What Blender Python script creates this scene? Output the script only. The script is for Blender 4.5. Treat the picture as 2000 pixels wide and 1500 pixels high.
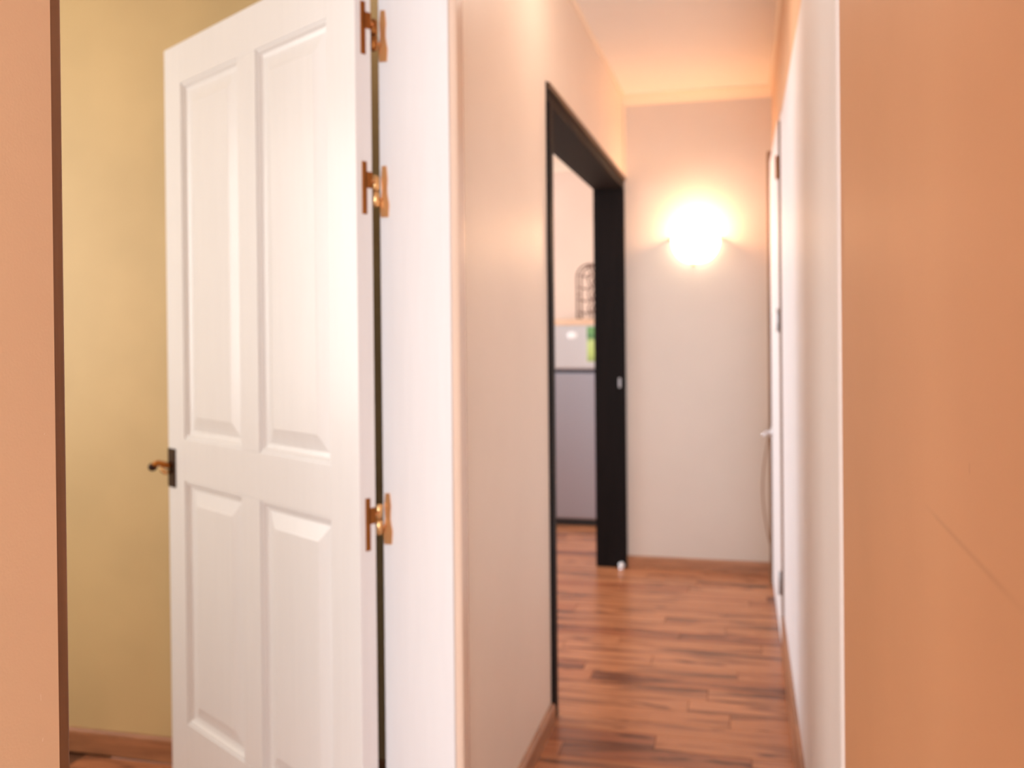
import bpy, bmesh, math, random
from mathutils import Vector, Matrix
random.seed(7)
for o in list(bpy.data.objects): bpy.data.objects.remove(o)
S = bpy.context.scene
C = S.collection
PI = math.pi

# ------------------------------------------------------------------ camera
F, YAW, PITCH, ROLL, CY, H0 = 1844.0, .2409, .0064, .0097, 652.1, 1.25
fw = Vector((-math.sin(YAW)*math.cos(PITCH), math.cos(YAW)*math.cos(PITCH), -math.sin(PITCH)))
r0 = Vector((math.cos(YAW), math.sin(YAW), 0)); d0 = fw.cross(r0)
rt = math.cos(ROLL)*r0 + math.sin(ROLL)*d0
dn = -math.sin(ROLL)*r0 + math.cos(ROLL)*d0
cam = bpy.data.cameras.new('camera'); co = bpy.data.objects.new('camera', cam); C.objects.link(co)
m3 = Matrix((rt, -dn, -fw)).transposed()
co.matrix_world = Matrix.Translation((0, 0, H0)) @ m3.to_4x4()
cam.sensor_width = 36; cam.lens = 36*F/2000
cam.shift_y = (CY-750)/2000
cam.clip_start = .02
cam.dof.use_dof = True; cam.dof.focus_distance = .85; cam.dof.aperture_fstop = 5.6
S.camera = co

# ------------------------------------------------------------------ world, light, exposure
W = bpy.data.worlds.new('world'); S.world = W; W.use_nodes = True
W.node_tree.nodes['Background'].inputs[0].default_value = (.75, .86, 1, 1)
W.node_tree.nodes['Background'].inputs[1].default_value = 1.0
vs = S.view_settings; vs.view_transform = 'Standard'; vs.look = 'None'; vs.gamma = 1; vs.use_curve_mapping = False
vs.exposure = 0.15

def area(name, loc, rot, sx, sy, power, col):
    l = bpy.data.lights.new(name, 'AREA'); l.shape = 'RECTANGLE'; l.size = sx; l.size_y = sy; l.energy = power; l.color = col
    o = bpy.data.objects.new(name, l); C.objects.link(o); o.location = loc; o.rotation_euler = rot
    return o
def point(name, loc, power, col, rad):
    l = bpy.data.lights.new(name, 'POINT'); l.energy = power; l.color = col; l.shadow_soft_size = rad
    o = bpy.data.objects.new(name, l); C.objects.link(o); o.location = loc
    return o
# added area lights supplying daylight at the unseen windows of the hall (behind the camera), of the left room and of the kitchen
area('added_hall_window_light', (.525, -3.38, 1.45), (PI/2, 0, 0), 2.15, 1.7, 178, (.94, .96, 1))
area('added_room_window_light', (-3.12, 1.30, 1.5), (0, -PI/2, 0), 1.3, 1.2, 25, (1, .92, .82))
area('added_kitchen_window_light', (-3.42, 4.6, 1.45), (0, -PI/2, 0), 1.4, 2.2, 84, (.86, .93, 1))
point('added_hall_lamp_light', (0, -1.3, 2.05), 24, (1, .90, .80), .09)  # added fill light at the unseen hall pendant

# ------------------------------------------------------------------ materials
def mat(name, col, rough=.5, metal=0., spec=.5, emit=None, estr=0.):
    m = bpy.data.materials.new(name); m.use_nodes = True
    b = m.node_tree.nodes['Principled BSDF']
    b.inputs['Base Color'].default_value = (*col, 1); b.inputs['Roughness'].default_value = rough
    b.inputs['Metallic'].default_value = metal; b.inputs['Specular IOR Level'].default_value = spec
    if emit: b.inputs['Emission Color'].default_value = (*emit, 1); b.inputs['Emission Strength'].default_value = estr
    return m
def nd(m, t, **k):
    n = m.node_tree.nodes.new(t)
    for a, v in k.items(): setattr(n, a, v)
    return n
def lk(m, a, b): m.node_tree.links.new(a, b)
def srgb(r, g, b):
    f = lambda c: (c/255/12.92 if c/255 <= .04045 else ((c/255+.055)/1.055)**2.4)
    return (f(r), f(g), f(b))
def ramp(m, fac, stops, interp='LINEAR'):
    r = nd(m, 'ShaderNodeValToRGB'); r.color_ramp.interpolation = interp
    e = r.color_ramp.elements
    while len(e) < len(stops): e.new(.5)
    for el, (p, c) in zip(e, stops): el.position = p; el.color = (*c, 1) if len(c) == 3 else c
    lk(m, fac, r.inputs[0]); return r
def noise(m, vec, scale, detail=4, rough=.55, dist=0):
    n = nd(m, 'ShaderNodeTexNoise'); n.inputs['Scale'].default_value = scale; n.inputs['Detail'].default_value = detail
    n.inputs['Roughness'].default_value = rough; n.inputs['Distortion'].default_value = dist
    if vec is not None: lk(m, vec, n.inputs['Vector'])
    return n
def bump(m, h, strength, dist=.001):
    b = nd(m, 'ShaderNodeBump'); b.inputs['Strength'].default_value = strength; b.inputs['Distance'].default_value = dist
    lk(m, h, b.inputs['Height']); lk(m, b.outputs[0], m.node_tree.nodes['Principled BSDF'].inputs['Normal']); return b
def mixc(m, fac, a, b, mode='MIX'):
    x = nd(m, 'ShaderNodeMix', data_type='RGBA', blend_type=mode)
    if isinstance(fac, float): x.inputs[0].default_value = fac
    else: lk(m, fac, x.inputs[0])
    for v, i in ((a, 6), (b, 7)):
        if isinstance(v, tuple): x.inputs[i].default_value = (*v, 1)
        else: lk(m, v, x.inputs[i])
    return x.outputs[2]
def math_(m, op, a, b=None, clamp=False):
    x = nd(m, 'ShaderNodeMath', operation=op, use_clamp=clamp)
    for i, v in enumerate((a, b)):
        if v is None: continue
        if isinstance(v, (int, float)): x.inputs[i].default_value = v
        else: lk(m, v, x.inputs[i])
    return x.outputs[0]

def paint(name, col, rough=.5, var=.06, stip=.25, marks=()):
    """wall paint: roller stipple, faint blotches, optional scuffs given as (y0,z0,y1,z1,width,strength) on a wall facing x"""
    m = mat(name, col, rough)
    g = nd(m, 'ShaderNodeNewGeometry')
    n1 = noise(m, g.outputs['Position'], 2.3, 3)
    dark = tuple(c*(1-var*1.5) for c in col); lite = tuple(min(1, c*(1+var)) for c in col)
    c = ramp(m, n1.outputs[0], [(.3, dark), (.7, lite)]).outputs[0]
    if marks:
        s = nd(m, 'ShaderNodeSeparateXYZ'); lk(m, g.outputs['Position'], s.inputs[0])
        for (y0, z0, y1, z1, w, k) in marks:
            L = math.hypot(y1-y0, z1-z0); ty, tz = (y1-y0)/L, (z1-z0)/L
            dy = math_(m, 'SUBTRACT', s.outputs[1], y0); dz = math_(m, 'SUBTRACT', s.outputs[2], z0)
            t = math_(m, 'ADD', math_(m, 'MULTIPLY', dy, ty), math_(m, 'MULTIPLY', dz, tz))
            q = math_(m, 'ABSOLUTE', math_(m, 'ADD', math_(m, 'MULTIPLY', dy, -tz), math_(m, 'MULTIPLY', dz, ty)))
            across = math_(m, 'SUBTRACT', 1., math_(m, 'DIVIDE', q, w), True)
            e = max(w, L*.25)
            inn = math_(m, 'MINIMUM', math_(m, 'DIVIDE', t, e, True), math_(m, 'DIVIDE', math_(m, 'SUBTRACT', L, t), e, True), True)
            f = math_(m, 'MULTIPLY', math_(m, 'MULTIPLY', across, inn), abs(k))
            c = mixc(m, f, c, tuple(x*.25 for x in col) if k > 0 else (.9, .8, .7))
    lk(m, c, m.node_tree.nodes['Principled BSDF'].inputs['Base Color'])
    n2 = noise(m, g.outputs['Position'], 420, 3)
    bump(m, n2.outputs[0], stip, .0006)
    return m

M = {}
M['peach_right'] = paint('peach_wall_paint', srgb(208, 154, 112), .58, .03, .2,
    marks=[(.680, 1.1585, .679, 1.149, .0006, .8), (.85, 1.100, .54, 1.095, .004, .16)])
M['peach_left'] = paint('light_peach_wall_paint', srgb(210, 174, 140), .55, .03, .2,
    marks=[(.706, .889, .707, .893, .0009, -.4), (.705, .925, .7045, .933, .0008, -.3), (.713, 1.159, .714, 1.161, .0006, -.4)])
M['beige'] = paint('pale_beige_wall_paint', srgb(244, 226, 208), .45, .02)
M['grey_beige'] = paint('warm_white_wall_paint', srgb(212, 202, 192), .4, .02)
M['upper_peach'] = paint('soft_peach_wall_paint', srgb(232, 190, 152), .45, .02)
M['yellow'] = paint('ochre_yellow_wall_paint', srgb(212, 187, 138), .55, .06)
M['pink'] = paint('pale_pink_wall_paint', srgb(232, 206, 188), .55, .02)
M['ceiling'] = paint('ceiling_white_paint', srgb(246, 236, 226), .6, .01)
M['hall'] = paint('hall_cream_paint', srgb(240, 230, 218), .55, .02)

def gloss(name, col, rough=.3):
    m = mat(name, col, rough); g = nd(m, 'ShaderNodeTexCoord')
    mp = nd(m, 'ShaderNodeMapping'); mp.inputs['Scale'].default_value = (60, 60, 3); lk(m, g.outputs['Object'], mp.inputs[0])
    n = noise(m, mp.outputs[0], 1.5, 3); bump(m, n.outputs[0], .12, .0006)
    c = ramp(m, n.outputs[0], [(.3, tuple(x*.97 for x in col)), (.7, col)])
    lk(m, c.outputs[0], m.node_tree.nodes['Principled BSDF'].inputs['Base Color']); return m
M['white'] = gloss('white_door_gloss', srgb(234, 234, 236), .32)
M['white_cool'] = gloss('white_cupboard_gloss', srgb(240, 236, 236), .62)
M['casing'] = gloss('beige_trim_gloss', srgb(228, 202, 182), .25)
M['cornice'] = gloss('cream_cornice_paint', srgb(240, 220, 198), .5)

def wood(name, a, b, rough=.4, scale=(3, 40, 40)):
    m = mat(name, a, rough); t = nd(m, 'ShaderNodeTexCoord'); mp = nd(m, 'ShaderNodeMapping')
    mp.inputs['Scale'].default_value = scale; lk(m, t.outputs['Object'], mp.inputs[0])
    n = noise(m, mp.outputs[0], 1.2, 5, .6, .4)
    c = ramp(m, n.outputs[0], [(.3, b), (.65, a)]); lk(m, c.outputs[0], m.node_tree.nodes['Principled BSDF'].inputs['Base Color'])
    bump(m, n.outputs[0], .1, .0005); return m
M['skirting'] = wood('brown_skirting_wood', srgb(176, 122, 86), srgb(140, 92, 62), .35, (4, 4, 50))
M['dark'] = wood('near_black_stained_wood', srgb(22, 16, 16), srgb(14, 10, 10), .6, (40, 40, 3)); M['dark'].node_tree.nodes['Principled BSDF'].inputs['Specular IOR Level'].default_value = .12
M['darkface'] = wood('dark_brown_varnished_wood', srgb(96, 62, 28), srgb(56, 36, 18), .4, (30, 4, 30))
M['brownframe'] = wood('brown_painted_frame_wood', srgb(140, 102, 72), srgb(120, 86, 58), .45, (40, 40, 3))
M['board'] = wood('pale_board_wood', srgb(232, 196, 166), srgb(214, 176, 146), .5, (4, 40, 40))

def laminate():
    m = mat('laminate_plank', (.5, .25, .12), .27)
    t = nd(m, 'ShaderNodeTexCoord'); oi = nd(m, 'ShaderNodeObjectInfo')
    off = nd(m, 'ShaderNodeVectorMath', operation='SCALE'); off.inputs[0].default_value = (37, 53, 11); lk(m, oi.outputs['Random'], off.inputs['Scale'])
    ad = nd(m, 'ShaderNodeVectorMath', operation='ADD'); lk(m, t.outputs['Object'], ad.inputs[0]); lk(m, off.outputs[0], ad.inputs[1])
    mp = nd(m, 'ShaderNodeMapping'); mp.inputs['Scale'].default_value = (1.7, 13, 8); lk(m, ad.outputs[0], mp.inputs[0])
    n1 = noise(m, mp.outputs[0], 1.0, 4, .55, .8)
    mp2 = nd(m, 'ShaderNodeMapping'); mp2.inputs['Scale'].default_value = (6, 150, 20); lk(m, ad.outputs[0], mp2.inputs[0])
    n2 = noise(m, mp2.outputs[0], 1.0, 4, .6, .3)
    mp3 = nd(m, 'ShaderNodeMapping'); mp3.inputs['Scale'].default_value = (5, 22, 8); lk(m, ad.outputs[0], mp3.inputs[0])
    n3 = noise(m, mp3.outputs[0], 1.0, 2, .5, .2)
    base = ramp(m, oi.outputs['Random'], [(0, srgb(186, 120, 80)), (.5, srgb(196, 130, 90)), (.8, srgb(180, 112, 74)), (.92, srgb(158, 96, 66)), (1, srgb(132, 80, 56))]).outputs[0]
    f1 = ramp(m, n1.outputs[0], [(.49, (0, 0, 0)), (.66, (1, 1, 1))]).outputs[0]
    c = mixc(m, math_(m, 'MULTIPLY', f1, .85), base, srgb(92, 52, 36))
    f3 = ramp(m, n3.outputs[0], [(.62, (0, 0, 0)), (.72, (1, 1, 1))]).outputs[0]
    c = mixc(m, math_(m, 'MULTIPLY', f3, .75), c, srgb(84, 46, 30))
    g = ramp(m, n2.outputs[0], [(.3, (.80, .78, .76)), (.7, (1.06, 1.06, 1.06))]).outputs[0]
    c = mixc(m, 1., c, g, 'MULTIPLY')
    lk(m, c, m.node_tree.nodes['Principled BSDF'].inputs['Base Color'])
    bump(m, n2.outputs[0], .06, .0004); return m
M['laminate'] = laminate()
M['subfloor'] = wood('floor_bed_wood', srgb(120, 78, 52), srgb(96, 60, 40), .6)
M['brass'] = mat('aged_brass', srgb(228, 172, 118), .32, .9)
M['brass_dark'] = mat('tarnished_brass', srgb(156, 98, 48), .4, .85)
M['bronze'] = mat('dark_bronze_plate', srgb(52, 30, 22), .4, .6)
M['gold'] = mat('polished_gold', srgb(236, 196, 140), .25, .9)
M['handle_brass'] = mat('worn_handle_brass', srgb(176, 112, 48), .38, .85)
M['chrome'] = mat('bright_chrome', (.85, .86, .9), .15, .9)
M['greymetal'] = mat('grey_hinge_steel', (.4, .4, .42), .4, .8)
M['iron'] = mat('brown_wrought_iron', srgb(92, 60, 46), .5, .3)
M['rubber'] = mat('white_rubber', (.85, .85, .86), .35)
M['blackplastic'] = mat('black_plastic', (.015, .015, .017), .5)
M['cord'] = mat('tan_cord', srgb(150, 112, 84), .6)
M['spot'] = mat('glossy_white', (.9, .9, .9), .2)
def steel(name, col, rough):
    m = mat(name, col, rough, .8); t = nd(m, 'ShaderNodeTexCoord'); mp = nd(m, 'ShaderNodeMapping')
    mp.inputs['Scale'].default_value = (4, 4, 200); lk(m, t.outputs['Object'], mp.inputs[0]); n = noise(m, mp.outputs[0], 1, 3)
    bump(m, n.outputs[0], .08, .0004); return m
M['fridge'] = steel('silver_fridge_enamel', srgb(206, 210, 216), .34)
M['fridge_shaded'] = steel('shaded_silver_fridge_enamel', srgb(166, 168, 180), .36)  # shade painted into the main door colour; the brighter freezer reflects the window
M['fridge_gap'] = mat('dark_grey_gasket', srgb(70, 70, 80), .5)
def leafprint():
    m = mat('green_photo_print', (.3, .5, .1), .35); t = nd(m, 'ShaderNodeTexCoord'); s = nd(m, 'ShaderNodeSeparateXYZ')
    lk(m, t.outputs['Object'], s.inputs[0]); n = noise(m, t.outputs['Object'], 34, 3, .5, .6)
    h = math_(m, 'ADD', math_(m, 'MULTIPLY', s.outputs[2], 4.6), math_(m, 'MULTIPLY', n.outputs[0], .35))
    c = ramp(m, h, [(.15, srgb(150, 170, 100)), (.45, srgb(184, 204, 120)), (.78, srgb(196, 214, 140)), (.86, srgb(64, 120, 76)), (1, srgb(110, 160, 100))])
    lk(m, c.outputs[0], m.node_tree.nodes['Principled BSDF'].inputs['Base Color']); return m
M['print'] = leafprint()
def opal():
    m = mat('glowing_opal_glass', (1, .93, .82), .3, emit=(1, .78, .52), estr=6.0); return m
M['opal'] = opal()
M['bulb'] = mat('lit_bulb', (1, .9, .75), .4, emit=(1, .80, .5), estr=30)
M['lampglass'] = mat('lit_frosted_glass', (1, .95, .88), .4, emit=(1, .86, .7), estr=3)
M['glass'] = mat('window_glass', (1, 1, 1), .0); M['glass'].node_tree.nodes['Principled BSDF'].inputs['Transmission Weight'].default_value = 1

# ------------------------------------------------------------------ helpers
def tag(o, label=None, cat=None, group=None, kind=None):
    for k, v in (('label', label), ('category', cat), ('group', group), ('kind', kind)):
        if v: o[k] = v
    return o
def empty(name, loc, rz=0.):
    o = bpy.data.objects.new(name, None); o.empty_display_size = .05; C.objects.link(o); o.location = loc; o.rotation_euler = (0, 0, rz); return o
def link(name, bm, m, parent=None, smooth=False, origin=None):
    me = bpy.data.meshes.new(name); bmesh.ops.recalc_face_normals(bm, faces=bm.faces)
    if origin is not None: bmesh.ops.translate(bm, verts=bm.verts, vec=-Vector(origin))
    bm.to_mesh(me); bm.free()
    me.materials.append(M[m] if isinstance(m, str) else m)
    if smooth: me.shade_smooth()
    o = bpy.data.objects.new(name, me); C.objects.link(o)
    if origin is not None: o.location = origin
    if parent: o.parent = parent
    return o
def addbox(bm, x0, x1, y0, y1, z0, z1, bev=0., seg=2):
    b = bmesh.new(); bmesh.ops.create_cube(b, size=1)
    for v in b.verts: v.co = Vector(((x0+x1)/2+v.co.x*(x1-x0), (y0+y1)/2+v.co.y*(y1-y0), (z0+z1)/2+v.co.z*(z1-z0)))
    if bev: bmesh.ops.bevel(b, geom=b.edges[:], offset=bev, segments=seg, affect='EDGES', profile=.6)
    merge(bm, b)
def merge(bm, b):
    me = bpy.data.meshes.new('tmp'); b.to_mesh(me); b.free(); bm.from_mesh(me); bpy.data.meshes.remove(me)
def box(name, x0, x1, y0, y1, z0, z1, m, parent=None, bev=0., origin=True):
    bm = bmesh.new(); addbox(bm, x0, x1, y0, y1, z0, z1, bev)
    return link(name, bm, m, parent, False, ((x0+x1)/2, (y0+y1)/2, z0) if origin else None)
def boxes(name, L, m, parent=None, bev=0.):
    bm = bmesh.new()
    for b in L: addbox(bm, *b, bev)
    c = (sum(b[0]+b[1] for b in L)/2/len(L), sum(b[2]+b[3] for b in L)/2/len(L), min(b[4] for b in L))
    return link(name, bm, m, parent, False, c)
def addtube(bm, pts, r, seg=10, cap=True):
    pts = [Vector(p) for p in pts]; rr = r if isinstance(r, (list, tuple)) else [r]*len(pts); rings = []
    up = None
    for i, p in enumerate(pts):
        t = (pts[min(i+1, len(pts)-1)]-pts[max(i-1, 0)]).normalized()
        if up is None: up = t.orthogonal().normalized()
        up = (up-t*up.dot(t)).normalized(); s = t.cross(up)
        rings.append([bm.verts.new(p+rr[i]*(math.cos(a)*up+math.sin(a)*s)) for a in [2*PI*k/seg for k in range(seg)]])
    for a, b in zip(rings, rings[1:]):
        for k in range(seg): bm.faces.new((a[k], a[(k+1) % seg], b[(k+1) % seg], b[k]))
    if cap: bm.faces.new(rings[0]); bm.faces.new(rings[-1])
def addsphere(bm, c, r, sc=(1, 1, 1), u=16, v=10):
    b = bmesh.new(); bmesh.ops.create_uvsphere(b, u_segments=u, v_segments=v, radius=r)
    for w in b.verts: w.co = Vector((w.co.x*sc[0]+c[0], w.co.y*sc[1]+c[1], w.co.z*sc[2]+c[2]))
    merge(bm, b)
def tube(name, pts, r, m, parent=None, seg=10):
    bm = bmesh.new(); addtube(bm, pts, r, seg); return link(name, bm, m, parent, True)
def extrude_profile(name, prof, a, b, axis, m, parent=None):
    """profile points (u,z) swept along y (axis 'y', u is x) or along x (axis 'x', u is y)"""
    bm = bmesh.new(); P = lambda u, z, t: (u, t, z) if axis == 'y' else (t, u, z)
    A = [bm.verts.new(P(u, z, a)) for u, z in prof]; B = [bm.verts.new(P(u, z, b)) for u, z in prof]
    n = len(prof)
    for i in range(n): bm.faces.new((A[i], A[(i+1) % n], B[(i+1) % n], B[i]))
    bm.faces.new(A); bm.faces.new(B)
    us = [p[0] for p in prof]; zs = [p[1] for p in prof]; uc = (min(us)+max(us))/2; t = (a+b)/2
    return link(name, bm, m, parent, False, (uc, t, min(zs)) if axis == 'y' else (t, uc, min(zs)))

DL, DR, HC, YB = -.603, .1445, 2.445, 4.91       # corridor: left wall, right wall, ceiling, end wall
T = .155                                          # wall thickness
YN, YJ = .727, 1.907                              # doorway in the left wall: near edge, hinge jamb
K0, K1 = 2.985, 4.91                              # wide kitchen opening
YR = 2.424                                        # far wall of the left room

# ------------------------------------------------------------------ structure: floor with planks
fl = box('floor', -3.7, 2.1, -3.6, 6.8, -.12, -.012, 'subfloor')
tag(fl, 'brown wood laminate floor with dark knotty streaks running across the corridor', 'floor', kind='structure')
PW = .100
y = -.10
while y < 6.6:
    x = -1.75 - random.random()*.8
    xmax = DR-.002 if y > .12 else 1.2
    while x < xmax:
        L = random.choice((.55, .75, .95, 1.1))
        a, b = max(x, -1.9), min(x+L, xmax)
        if b-a > .03:
            bm = bmesh.new(); addbox(bm, a+.0006, b-.0006, y+.0006, y+PW-.0006, -.012, 0, .0012, 1)
            o = link('plank', bm, 'laminate', None, False, ((a+b)/2, y+PW/2, -.012))
            o.parent = fl; o.location = Vector(o.location)-Vector(fl.location)
        x += L
    y += PW


ce = box('ceiling', -3.7, 2.1, -3.6, 6.8, HC, HC+.12, 'ceiling'); tag(ce, 'smooth white ceiling above the corridor and rooms', 'ceiling', kind='structure')

def wall(name, L, m, label): return tag(boxes(name, L, m), label, 'wall', kind='structure')
wall('wall_left_near', [(DL-T, DL, .36, YN, 0, HC)], 'peach_left', 'light peach wall at the left edge of the picture beside the doorway')
wall('wall_left', [(DL-T, DL, YN, YJ+.012, 2.075, HC), (DL-T, DL, YJ+.012, 2.93, 0, HC), (DL-T, DL, 2.93, K1, 2.03, HC)], 'beige',
     'pale beige corridor wall between white door jamb and dark opening')
wall('wall_right', [(DR, DR+.12, .2, 1.515, 0, HC)], 'peach_right', 'smooth orange peach wall filling the right edge of the picture')
wall('wall_right_upper', [(DR, DR+.12, 1.515, 3.735, 2.035, HC)], 'upper_peach', 'peach strip of wall above the white cupboard')
wall('wall_right_far', [(DR, DR+.12, 3.735, YB, 2.10, HC), (DR, DR+.12, 3.735, 3.76, 0, 2.10), (DR, DR+.12, 4.79, YB, 0, 2.10)], 'upper_peach',
     'peach wall around the far white door')
wall('wall_back', [(DL-.02, .87, YB, YB+.14, 0, HC)], 'grey_beige', 'pale end wall of the corridor carrying the glowing sconce')
wall('wall_outer', [(.75, .87, .32, YB, 0, HC)], 'hall', 'hidden wall behind the cupboard on the right')
# left room
wall('wall_room_far', [(-3.3, DL-T, YR, YR+.12, 0, HC)], 'yellow', 'ochre yellow wall of the room behind the white door')
wall('wall_room_window', [(-3.3, -3.2, .36, .55, 0, HC), (-3.3, -3.2, 2.05, YR, 0, HC), (-3.3, -3.2, .55, 2.05, 0, .85), (-3.3, -3.2, .55, 2.05, 2.15, HC)], 'yellow', 'window wall of the yellow room out of view')
wall('wall_room_near', [(-3.3, DL-T, .24, .36, 0, HC), (DL-T, DL, .24, .36, 0, HC)], 'hall', 'wall between hall and yellow room out of view')
# hall behind the camera
wall('wall_hall_left', [(-2.3, -2.2, -3.5, .24, 0, HC)], 'hall', 'left wall of the hall behind the viewer')
wall('wall_hall_right', [(2.0, 2.1, -3.5, .32, 0, HC), (DR+.12, 2.0, .2, .32, 0, HC)], 'hall', 'right wall of the hall behind the viewer')
wall('wall_hall_back', [(-2.3, -.6, -3.6, -3.5, 0, HC), (1.65, 2.1, -3.6, -3.5, 0, HC), (-.6, 1.65, -3.6, -3.5, 0, .55), (-.6, 1.65, -3.6, -3.5, 2.35, HC)], 'hall', 'window wall of the hall behind the viewer')
# kitchen
wall('wall_kitchen_far', [(-3.6, DL-.02, 6.54, 6.66, 0, HC)], 'pink', 'pale pink kitchen wall behind the fridge')
wall('wall_kitchen_right', [(DL-T+.02, DL-.02, YB+.14, 6.54, 0, HC)], 'pink', 'kitchen side wall next to the fridge')
wall('wall_kitchen_window', [(-3.6, -3.5, 2.55, 3.4, 0, HC), (-3.6, -3.5, 5.8, 6.54, 0, HC), (-3.6, -3.5, 3.4, 5.8, 0, .7), (-3.6, -3.5, 3.4, 5.8, 2.2, HC)], 'pink', 'window wall of the kitchen out of view')
wall('wall_kitchen_near', [(-3.6, DL-T, YR+.12, 2.66, 0, HC)], 'pink', 'kitchen wall backing on to the yellow room')

# added windows (out of the frame, housing the daylight area lights)
def window(name, x0, x1, y0, y1, z0, z1, axis, label, f=.05):
    w = empty(name, ((x0+x1)/2, (y0+y1)/2, z0)); o = Vector(w.location)
    def b(n, a):
        q = box(n, *a, 'white', w); q.location -= o
    if axis == 'y':
        for a in [(x0, x0+f, y0, y1, z0, z1), (x1-f, x1, y0, y1, z0, z1), (x0+f, x1-f, y0, y1, z0, z0+f), (x0+f, x1-f, y0, y1, z1-f, z1), ((x0+x1)/2-.02, (x0+x1)/2+.02, y0, y1, z0+f, z1-f)]: b('window_frame', a)
    else:
        for a in [(x0, x1, y0, y0+f, z0, z1), (x0, x1, y1-f, y1, z0, z1), (x0, x1, y0+f, y1-f, z0, z0+f), (x0, x1, y0+f, y1-f, z1-f, z1), (x0, x1, (y0+y1)/2-.02, (y0+y1)/2+.02, z0+f, z1-f)]: b('window_frame', a)
    tag(w, label, 'window', kind='structure')
window('added_window_1', -.6, 1.65, -3.58, -3.53, .55, 2.35, 'y', 'added white framed hall window behind the viewer')
window('added_window_2', -3.28, -3.23, .55, 2.05, .85, 2.15, 'x', 'added white framed window of the yellow room out of view')
window('added_window_3', -3.58, -3.53, 3.4, 5.8, .7, 2.2, 'x', 'added white framed kitchen window out of view')

# skirting boards
def skirt(name, axis, at, sgn, a, b, hgt, label, m='skirting'):
    t = .015; e = sgn*t
    prof = [(at, 0), (at+e, 0), (at+e, hgt-.012), (at+e*.85, hgt-.005), (at+e*.45, hgt), (at, hgt)]
    return tag(extrude_profile(name, prof, a, b, axis, m), label, 'baseboard', kind='structure')
skirt('baseboard_left', 'y', DL, 1, 2.0, 2.925, .06, 'brown wooden skirting board at the foot of the beige corridor wall')
skirt('baseboard_back', 'x', YB, -1, DL+.002, DR, .06, 'brown wooden skirting board along the end wall below the sconce')
skirt('baseboard_room', 'x', YR, -1, -3.2, DL-T, .068, 'reddish brown skirting board below the yellow wall')
skirt('baseboard_right', 'y', DR, -1, .2, 1.50, .07, 'brown wooden skirting board under the orange wall')

# cornices
cv = [(0, 0), (.055, 0), (.053, -.008), (.03, -.02), (.012, -.042), (.008, -.052), (0, -.052)]
def cornice(name, axis, at, sgn, a, b, label, k=1.):
    tag(extrude_profile(name, [(at+sgn*u*k, HC+z*k) for u, z in cv], a, b, axis, 'cornice'), label, 'cornice', kind='structure')
cornice('trim_1', 'x', YB, -1, DL, DR, 'cream coved cornice above the end wall')
cornice('trim_2', 'y', DL, 1, .36, YB, 'narrow cove between beige wall and ceiling', .3)
cornice('trim_3', 'y', DR, -1, .2, YB, 'narrow cove between right wall and ceiling', .3)
cornice('trim_4', 'x', 6.54, -1, -3.5, DL-T+.02, 'deep white cornice above the pink kitchen wall', 2.0)
tag(box('trim_5', DL, DL+.016, YB-.016, YB, 2.03, HC-.05, 'cornice', bev=.004), 'narrow cream corner bead above the dark opening', 'trim', kind='structure')

# ------------------------------------------------------------------ white jamb and architrave of the left doorway
jr = empty('door_frame', (DL-T/2, YJ, 0)); o_ = Vector(jr.location)
def sub(o, par):
    o.parent = par; o.location = Vector(o.location)-Vector(par.location); return o
sub(box('hinge_jamb', DL-T, DL+.001, YJ, YJ+.012, 0, 2.06, 'white', bev=.001), jr)
sub(box('head_jamb', DL-T, DL+.001, YN+.012, YJ, 2.06, 2.075, 'white', bev=.001), jr)
ar = [(YJ+.012, DL), (YJ+.012, DL+.012), (YJ+.016, DL+.016), (YJ+.055, DL+.017), (YJ+.064, DL+.013), (YJ+.078, DL+.011), (YJ+.086, DL+.004), (YJ+.086, DL)]
bm = bmesh.new()
A = [bm.verts.new((x, y, 0)) for y, x in ar]; B = [bm.verts.new((x, y, 2.13)) for y, x in ar]
for i in range(len(ar)): bm.faces.new((A[i], A[(i+1) % len(ar)], B[(i+1) % len(ar)], B[i]))
bm.faces.new(A); bm.faces.new(B)
a_ = sub(link('architrave', bm, 'casing', None, False, (DL, YJ+.05, 0)), jr); a_['label'] = 'glossy beige architrave moulding beside the jamb'
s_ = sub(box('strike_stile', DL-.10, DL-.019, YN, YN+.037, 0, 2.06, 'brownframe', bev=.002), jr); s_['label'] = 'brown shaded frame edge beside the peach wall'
tag(jr, 'white door jamb with beige architrave framing the left doorway', 'door frame', kind='structure')

# ------------------------------------------------------------------ white four-panel door (door_1)
HX, HY, ANG = -.7764, 1.8225, math.radians(-32.74)        # hall-face corner at the hinge edge; direction from free edge to hinge
LW, LT, Z0, Z1 = .934, .040, .008, 2.03
door = empty('door_1', (HX, HY, 0), ANG)
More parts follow.
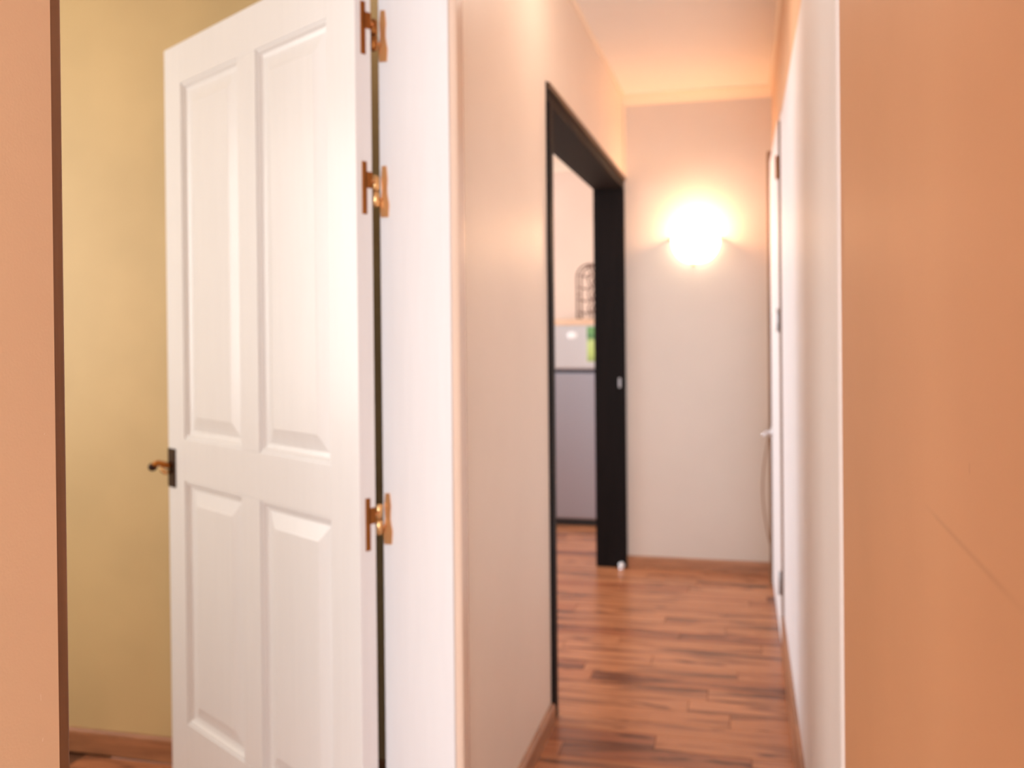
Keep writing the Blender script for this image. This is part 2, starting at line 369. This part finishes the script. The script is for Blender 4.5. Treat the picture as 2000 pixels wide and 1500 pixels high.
# local frame: x from -LW (free edge) to 0 (hinge edge); visible face at y = 0, thickness towards +y
def lb(name, x0, x1, z0, z1, y0=0., y1=LT, m='white', bev=.0015, par=None):
    return box(name, x0, x1, y0, y1, z0, z1, m, par or door, bev)
U = lambda u: u-.9168
P0, P1, P2, P3 = U(.085), U(.405), U(.497), U(.808)
zU0, zU1, zL0, zL1 = .958, 1.92, .182, .842
lb('stile', -LW, P0, Z0, Z1); lb('stile', P3, 0, Z0, Z1)
lb('rail', P0, P3, zU1, Z1); lb('rail', P0, P3, zL1, zU0); lb('rail', P0, P3, Z0, zL0)
lb('muntin', P1, P2, zU0, zU1); lb('muntin', P1, P2, zL0, zL1)
def panel(x0, x1, z0, z1):
    bm = bmesh.new(); e = .003
    lv = [(-e, .004), (.006, .004), (.012, .012), (.022, .015), (.056, .006), (.06, .0045)]
    for side in (0, 1):
        prev = None
        for ins, dep in lv:
            yy = dep if side == 0 else LT-dep
            ring = [bm.verts.new((x, yy, z)) for x, z in ((x0+ins, z0+ins), (x1-ins, z0+ins), (x1-ins, z1-ins), (x0+ins, z1-ins))]
            if prev:
                for k in range(4): bm.faces.new((prev[k], prev[(k+1) % 4], ring[(k+1) % 4], ring[k]))
            prev = ring
        bm.faces.new(prev)
    return link('panel', bm, 'white', door)
for a in ((P0, P1, zU0, zU1), (P2, P3, zU0, zU1), (P0, P1, zL0, zL1), (P2, P3, zL0, zL1)): panel(*a)
# lock plate and lever
lp = lb('lock_plate', -LW+.003, -LW+.047, .818, .925, -.004, .001, 'bronze', .0015); lp['label'] = 'dark bronze lock plate'
zc = .878
hx = -LW+.02
lv = tube('lever_handle', [(hx, -.002-.004+.004, zc-zc), (hx, -.016, .002), (hx-.003, -.026, .006), (hx-.008, -.034, .009), (hx-.013, -.040, .006), (hx-.017, -.044, 0)], [.0095, .0085, .008, .0078, .0085, .010], 'handle_brass', lp, 12)
lv.location = Vector((0, 0, zc))-Vector(lp.location); lv['label'] = 'curved brass lever handle'
bm = bmesh.new(); addsphere(bm, (hx-.019, -.046, -.002), .0125, (1, 1, .95)); kb = link('lever_end', bm, 'bronze', lp, True); kb.location = lv.location
bm = bmesh.new(); addtube(bm, [(hx+.002, -.004, -.017), (hx+.001, -.018, -.018), (hx-.003, -.026, -.012), (hx-.003, -.03, 0)], [.006, .007, .0065, .004], 10)
kk = link('lever_scroll', bm, 'gold', lp, True); kk.location = lv.location
tag(door, 'white four panel door with brass lever standing open into the yellow room', 'door', kind='structure')
# H-shaped projecting hinges; pin between door edge and jamb
ca, sa = math.cos(ANG), math.sin(ANG)
def tolocal(x, y): dx, dy = x-HX, y-HY; return (ca*dx+sa*dy, -sa*dx+ca*dy)
for zc_, tone in ((1.878, 'brass_dark'), (1.545, 'brass'), (.842, 'brass')):
    h = empty('hinge', (0, 0, zc_)); h.parent = door
    if tone == 'brass_dark': h['label'] = 'tarnished top brass hinge'
    hh = .055
    px, py = tolocal(-.7635, YJ-.014)           # the pin
    jx, jy = tolocal(-.742, YJ-.0015)           # jamb plate middle
    # leaf plate on the hinge edge of the door
    bm = bmesh.new()
    addbox(bm, -.0005, .0022, .014, .026, -hh, hh, .0007, 1)
    addbox(bm, -.0005, .0022, .020, .040, .0, .034, .0005, 1)
    addtube(bm, [(.001, .036, .017), (px, py, .017)], .0035, 8)
    dpl = link('door_plate', bm, tone if tone == 'brass_dark' else 'brass_dark', h)
    # jamb plate: a bow-shaped strip in world orientation
    bm = bmesh.new()
    prof = [(-hh, .0085), (-hh*.5, .0105), (-.012, .0075), (0, .006), (.012, .0065), (hh*.5, .0075), (hh, .005)]
    fr = []; bk = []
    for z, w in prof:
        for sgn in (-1, 1):
            fr.append(bm.verts.new((*tolocal(-.747+sgn*w, YJ-.003), z))); bk.append(bm.verts.new((*tolocal(-.747+sgn*w, YJ+.0005), z)))
    for i in range(len(prof)-1):
        a = 2*i
        bm.faces.new((fr[a], fr[a+1], fr[a+3], fr[a+2])); bm.faces.new((bk[a], bk[a+1], bk[a+3], bk[a+2]))
        bm.faces.new((fr[a], fr[a+2], bk[a+2], bk[a])); bm.faces.new((fr[a+1], fr[a+3], bk[a+3], bk[a+1]))
    addtube(bm, [(*tolocal(-.752, YJ-.003), -.017), (px, py, -.017)], .0035, 8)
    link('jamb_plate', bm, 'brass', h)
    bm = bmesh.new()
    addtube(bm, [(px, py, z) for z in (.001, .003, .030, .034)], [.006, .0078, .0078, .004], 14)
    addtube(bm, [(px, py, z) for z in (-.001, -.003, -.030, -.034)], [.006, .0078, .0078, .004], 14)
    link('knuckle', bm, 'gold' if tone == 'brass' else 'brass_dark', h, True)

# ------------------------------------------------------------------ dark frame of the kitchen opening
kf = empty('opening_frame', (DL-T/2, (K0+K1)/2, 0))
sub(box('near_jamb', DL-T, DL+.012, 2.93, K0, 0, 1.965, 'dark', bev=.002), kf)
fj = sub(box('far_jamb', DL-T, DL+.006, K1-.03, K1, 0, 1.965, 'dark', bev=.002), kf)
sub(box('head', DL-T, DL+.004, 2.93, K1, 1.965, 2.03, 'dark', bev=.002), kf)
q = sub(box('head_moulding', DL+.004, DL+.014, 2.93, K1, 2.006, 2.026, 'darkface', bev=.003), kf); q['label'] = 'brown varnished moulding along the head'
sp = sub(box('strike_plate', DL-.030, DL-.018, K1-.0325, K1-.029, .935, .985, 'greymetal', bev=.001), kf); sp['label'] = 'small grey metal strike plate'
tag(kf, 'near black wooden frame around the wide kitchen opening', 'door frame', kind='structure')
# door stop
ds = empty('door_stop', (-.622, K1-.06, 0))
bm = bmesh.new(); addtube(bm, [(0, 0, 0), (0, 0, .006), (0, 0, .010)], [.014, .014, .010], 16); link('base', bm, 'chrome', ds, True)
bm = bmesh.new(); addsphere(bm, (0, 0, .022), .016, (1, 1, .95)); link('buffer', bm, 'rubber', ds, True)
tag(ds, 'small white rubber door stop on the floor by the dark jamb', 'door stop')

# ------------------------------------------------------------------ built-in white cupboard on the right
Y0, Y1 = 1.515, 3.735
cb = empty('built_in_cupboard', (DR+.2, (Y0+Y1)/2, 0))
sub(box('carcass_back', .64, .66, Y0+.02, Y1-.02, 0, 2.03, 'white_cool'), cb)
for a in (Y0, Y1-.02): sub(box('side_panel', DR+.02, .66, a, a+.02, 0, 2.03, 'white_cool'), cb)
sub(box('top_panel', DR+.02, .64, Y0+.02, Y1-.02, 2.01, 2.03, 'white_cool'), cb)
sub(box('face_stile', DR-.006, DR+.02, Y0, Y0+.05, .141, 2.033, 'white_cool', bev=.006), cb)
ed = [Y0+.052, 2.29, 3.0, Y1]
for i, (a, b) in enumerate(zip(ed, ed[1:])):
    d = sub(box('cupboard_door', DR-.004, DR+.018, a+.0012, b-.0012, .141, 2.033, 'white_cool', bev=.002), cb)
pl = sub(box('plinth', DR-.015, DR+.018, Y0, Y1, 0, .14, 'skirting', bev=.003), cb); pl['label'] = 'brown wooden plinth board'
tag(cb, 'tall white flush cupboard doors built into the right corridor wall', 'cupboard')

# ------------------------------------------------------------------ far white door on the right (door_2)
df = empty('far_door_frame', (DR+.06, 4.27, 0))
sub(box('jamb', DR+.002, DR+.12, 3.76, 3.785, 0, 2.09, 'white_cool', bev=.002), df)
sub(box('jamb', DR-.030, DR+.12, 4.72, 4.79, 0, 2.09, 'brownframe', bev=.002), df)
sub(box('head', DR+.002, DR+.12, 3.785, 4.72, 2.05, 2.09, 'white_cool', bev=.002), df)
tag(df, 'brown and white frame of the far corridor door', 'door frame', kind='structure')
d2 = empty('door_2', (DR-.0135, 3.795, 0), math.radians(.25))
box('leaf', 0, .04, 0, .915, .012, 2.04, 'white_cool', d2, .003)
for z in (.25, 1.27, 1.86):
    h = empty('hinge', (-.003, -.004, z)); h.parent = d2
    bm = bmesh.new(); addtube(bm, [(0, 0, -.045), (0, 0, -.042), (0, 0, .042), (0, 0, .045)], [.004, .006, .006, .004], 12)
    link('knuckle', bm, 'greymetal' if z < 1.5 else 'brass_dark', h, True)
    hp = box('hinge_plate', -.001, .004, .004, .026, -.045, .045, 'greymetal' if z < 1.5 else 'brass_dark', h, .0005, False)
es = box('edge_shade', .004, .04, -.004, 0, .012, 2.04, 'brownframe', d2, .0005); es['label'] = 'brown strip painting shade on the hinge edge'  # shade of the hinge edge put in as a brown strip
rose = bmesh.new(); addtube(rose, [(-.001, .855, .74), (-.008, .855, .74), (-.010, .855, .74)], [.024, .024, .018], 20)
ro = link('handle_rose', rose, 'chrome', d2, True); ro['label'] = 'chrome handle rose'
bm = bmesh.new(); addtube(bm, [(-.008, .855, .74), (-.030, .855, .74), (-.040, .845, .74), (-.042, .80, .741), (-.041, .755, .738)], [.008, .008, .0085, .008, .006], 12)
link('lever_handle', bm, 'chrome', ro, True)
tag(d2, 'white flush door standing slightly ajar beyond the cupboard', 'door', kind='structure')
# cord hanging in the corner
pts = []
for i in range(25):
    t = i/24; z = .80-.74*t
    s = math.sin(PI*t)**1.3
    pts.append((DR-.012-.048*s, YB-.02-.012*s, z))
cd = tube('hanging_cord', pts, .0032, 'cord', None, 8); tag(cd, 'thin tan cord bowing out in the corner beside the far door', 'cord')

# ------------------------------------------------------------------ wall sconce
SX, SZ = -.236, 1.697
sc = empty('wall_sconce', (SX, YB, SZ))
def bowl(name, R, D, Hh, th, m, par):
    bm = bmesh.new(); NU, NV = 28, 14; outer = []; inner = []
    for (lst, k) in ((outer, 0), (inner, th)):
        for j in range(NV+1):
            a = PI/2*j/NV; rr = (R-k)*math.cos(a)**.75; z = -(Hh-k)*math.sin(a)**1.05
            lst.append([bm.verts.new(((rr)*math.cos(PI+PI*i/NU), (rr)*(D-k)/(R-k)*math.sin(PI+PI*i/NU), z)) for i in range(NU+1)])
    for lst in (outer, inner):
        for j in range(NV):
            for i in range(NU): bm.faces.new((lst[j][i], lst[j][i+1], lst[j+1][i+1], lst[j+1][i]))
    for i in range(NU): bm.faces.new((outer[0][i], outer[0][i+1], inner[0][i+1], inner[0][i]))
    bmesh.ops.remove_doubles(bm, verts=bm.verts, dist=1e-6)
    return link(name, bm, m, par, True)
g = bowl('glass_bowl', .122, .115, .125, .004, 'opal', sc); g['label'] = 'glowing white glass half bowl'
for sx in (-1, 1):
    bm = bmesh.new(); addtube(bm, [(sx*.119, 0, -.004), (sx*.119, -.012, -.004), (sx*.121, -.016, -.004)], [.009, .009, .006], 12)
    addsphere(bm, (sx*.127, -.013, -.002), .0085)
    link('clip', bm, 'gold', sc, True)
bm = bmesh.new(); addtube(bm, [(-.012, 0, -.128), (-.012, -.012, -.128), (-.012, -.016, -.128)], [.008, .008, .005], 12); addsphere(bm, (-.012, -.012, -.135), .007)
link('finial', bm, 'gold', sc, True)
bm = bmesh.new(); addbox(bm, -.045, .045, -.012, 0, -.07, .0, .003); link('backplate', bm, 'rubber', sc)
bm = bmesh.new(); addtube(bm, [(0, -.012, -.06), (0, -.06, -.065), (0, -.07, -.05)], [.012, .012, .013], 12); link('lamp_holder', bm, 'rubber', sc, True)
bm = bmesh.new(); addsphere(bm, (0, -.07, -.03), .021, (1, 1, 1.15)); link('bulb', bm, 'bulb', sc, True)
tag(sc, 'lit half bowl uplighter sconce with gold clips on end wall', 'wall lamp')
point('sconce_light', (SX+.012, YB-.085, SZ+.03), 8, (1, .51, .25), .025)

# ------------------------------------------------------------------ fridge in the kitchen
FX0, FX1, FY = -1.34, -.79, 5.84
fr = empty('fridge', ((FX0+FX1)/2, FY+.3, 0))
sub(box('body', FX0, FX1, FY+.055, FY+.62, .035, 1.262, 'fridge', bev=.006), fr)
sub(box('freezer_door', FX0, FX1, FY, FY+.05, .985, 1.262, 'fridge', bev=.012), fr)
sub(box('main_door', FX0, FX1, FY, FY+.05, .045, .962, 'fridge_shaded', bev=.012), fr)
sub(box('gasket', FX0+.006, FX1-.006, FY+.012, FY+.055, .955, .992, 'fridge_gap'), fr)
sub(box('kick_plate', FX0+.01, FX1-.01, FY+.03, FY+.055, .006, .045, 'blackplastic'), fr)
for x in (FX0+.05, FX1-.05):
    for yy in (FY+.08, FY+.56):
        bm = bmesh.new(); addtube(bm, [(x, yy, 0), (x, yy, .036)], [.02, .016], 12); sub(link('foot', bm, 'blackplastic', None, True, (x, yy, 0)), fr)
bm = bmesh.new(); addsphere(bm, (0, 0, 0), .034, (1, .08, .68), 24, 12); o = link('spot', bm, 'spot', None, True); o.location = (-1.045, FY-.001, 1.20); sub(o, fr)['label'] = 'white oval spot'  # flat white oval on the freezer door
bm = bmesh.new(); addsphere(bm, (0, 0, 0), .019, (1, .9, 1)); addtube(bm, [(0, .03, 0), (0, 0, 0)], .009, 10); o = link('handle_cap', bm, 'chrome', None, True); o.location = (-.886, FY-.022, .945); sub(o, fr)
tag(fr, 'silver grey two door fridge seen through the dark opening', 'fridge')
pr = box('fridge_picture', -.952, -.845, FY-.004, FY-.0005, 1.035, 1.252, 'print', bev=.0006); tag(pr, 'green leafy picture stuck on the freezer door', 'picture')
bo = box('wooden_board', FX0-.005, FX1+.005, FY+.01, FY+.60, 1.262, 1.302, 'board', bev=.003); tag(bo, 'pale wooden board lying on top of the fridge', 'board')
wr = empty('wine_rack', (-.945, FY+.16, 1.302))
RW, RH = .082, .345
def hoop(name, yy):
    pts = [(-RW, yy, 0)]+[(-RW, yy, RH-RW)]+[(-RW*math.cos(PI*i/14), yy, RH-RW+RW*math.sin(PI*i/14)) for i in range(1, 14)]+[(RW, yy, RH-RW), (RW, yy, 0)]
    return tube(name, pts, .0055, 'iron', wr, 8)
for yy in (-.08, .08): hoop('hoop', yy)
for yy in (-.08, .08):
    pts = [(.010*math.sin(z*2*PI/.088), yy, z) for z in [RH*.985*i/40 for i in range(41)]]
    tube('wavy_post', pts, .0045, 'iron', wr, 8)
for k in range(4):
    for sx in (-1, 1):
        for yy in (-.08, .08):
            z = .05+k*.078
            tube('bottle_rest', [(sx*RW*(1-t), yy, z-.014*math.sin(PI*t)) for t in [i/10 for i in range(11)]], .003, 'iron', wr, 6)
for sx in (-1, 1):
    for z in (.008, .16): tube('side_bar', [(sx*RW, -.08, z), (sx*RW, .08, z)], .0035, 'iron', wr, 6)
tag(wr, 'arched brown wrought iron wine rack on top of the fridge', 'wine rack')

# ------------------------------------------------------------------ added ceiling lamp to brighten the corridor, unseen above the frame
cl = empty('added_ceiling_lamp', (-.23, 2.7, HC))
bm = bmesh.new(); addtube(bm, [(0, 0, 0), (0, 0, -.018), (0, 0, -.022)], [.10, .10, .09], 32); link('base', bm, 'rubber', cl, True)
bm = bmesh.new(); addtube(bm, [(0, 0, -.018)]+[(0, 0, -.022-.055*math.sin(PI/2*i/8)) for i in range(9)], [.088]+[.09*max(.02, math.cos(PI/2*i/8)) for i in range(9)], 32)
link('diffuser', bm, 'lampglass', cl, True)
tag(cl, 'added round white ceiling lamp of the corridor above the picture', 'ceiling lamp')
point('added_ceiling_lamp_light', (-.23, 2.7, HC-.14), 3.0, (1, .86, .76), .05)  # added fill light for the corridor walls

# ------------------------------------------------------------------ added hall pendant, unseen fill behind the viewer
hp = empty('added_pendant_lamp', (0, -1.3, HC))
tube('flex', [(0, 0, 0), (0, 0, -.24)], .004, 'rubber', hp, 8)
bm = bmesh.new(); addtube(bm, [(0, 0, -.001), (0, 0, -.02), (0, 0, -.03)], [.05, .045, .01], 20); link('ceiling_rose', bm, 'rubber', hp, True)
bm = bmesh.new(); addtube(bm, [(0, 0, -.22), (0, 0, -.28)], [.10, .19], 28, False); link('lamp_shade', bm, 'rubber', hp, True)
tag(hp, 'added white pendant lamp of the hall behind the viewer', 'pendant lamp')
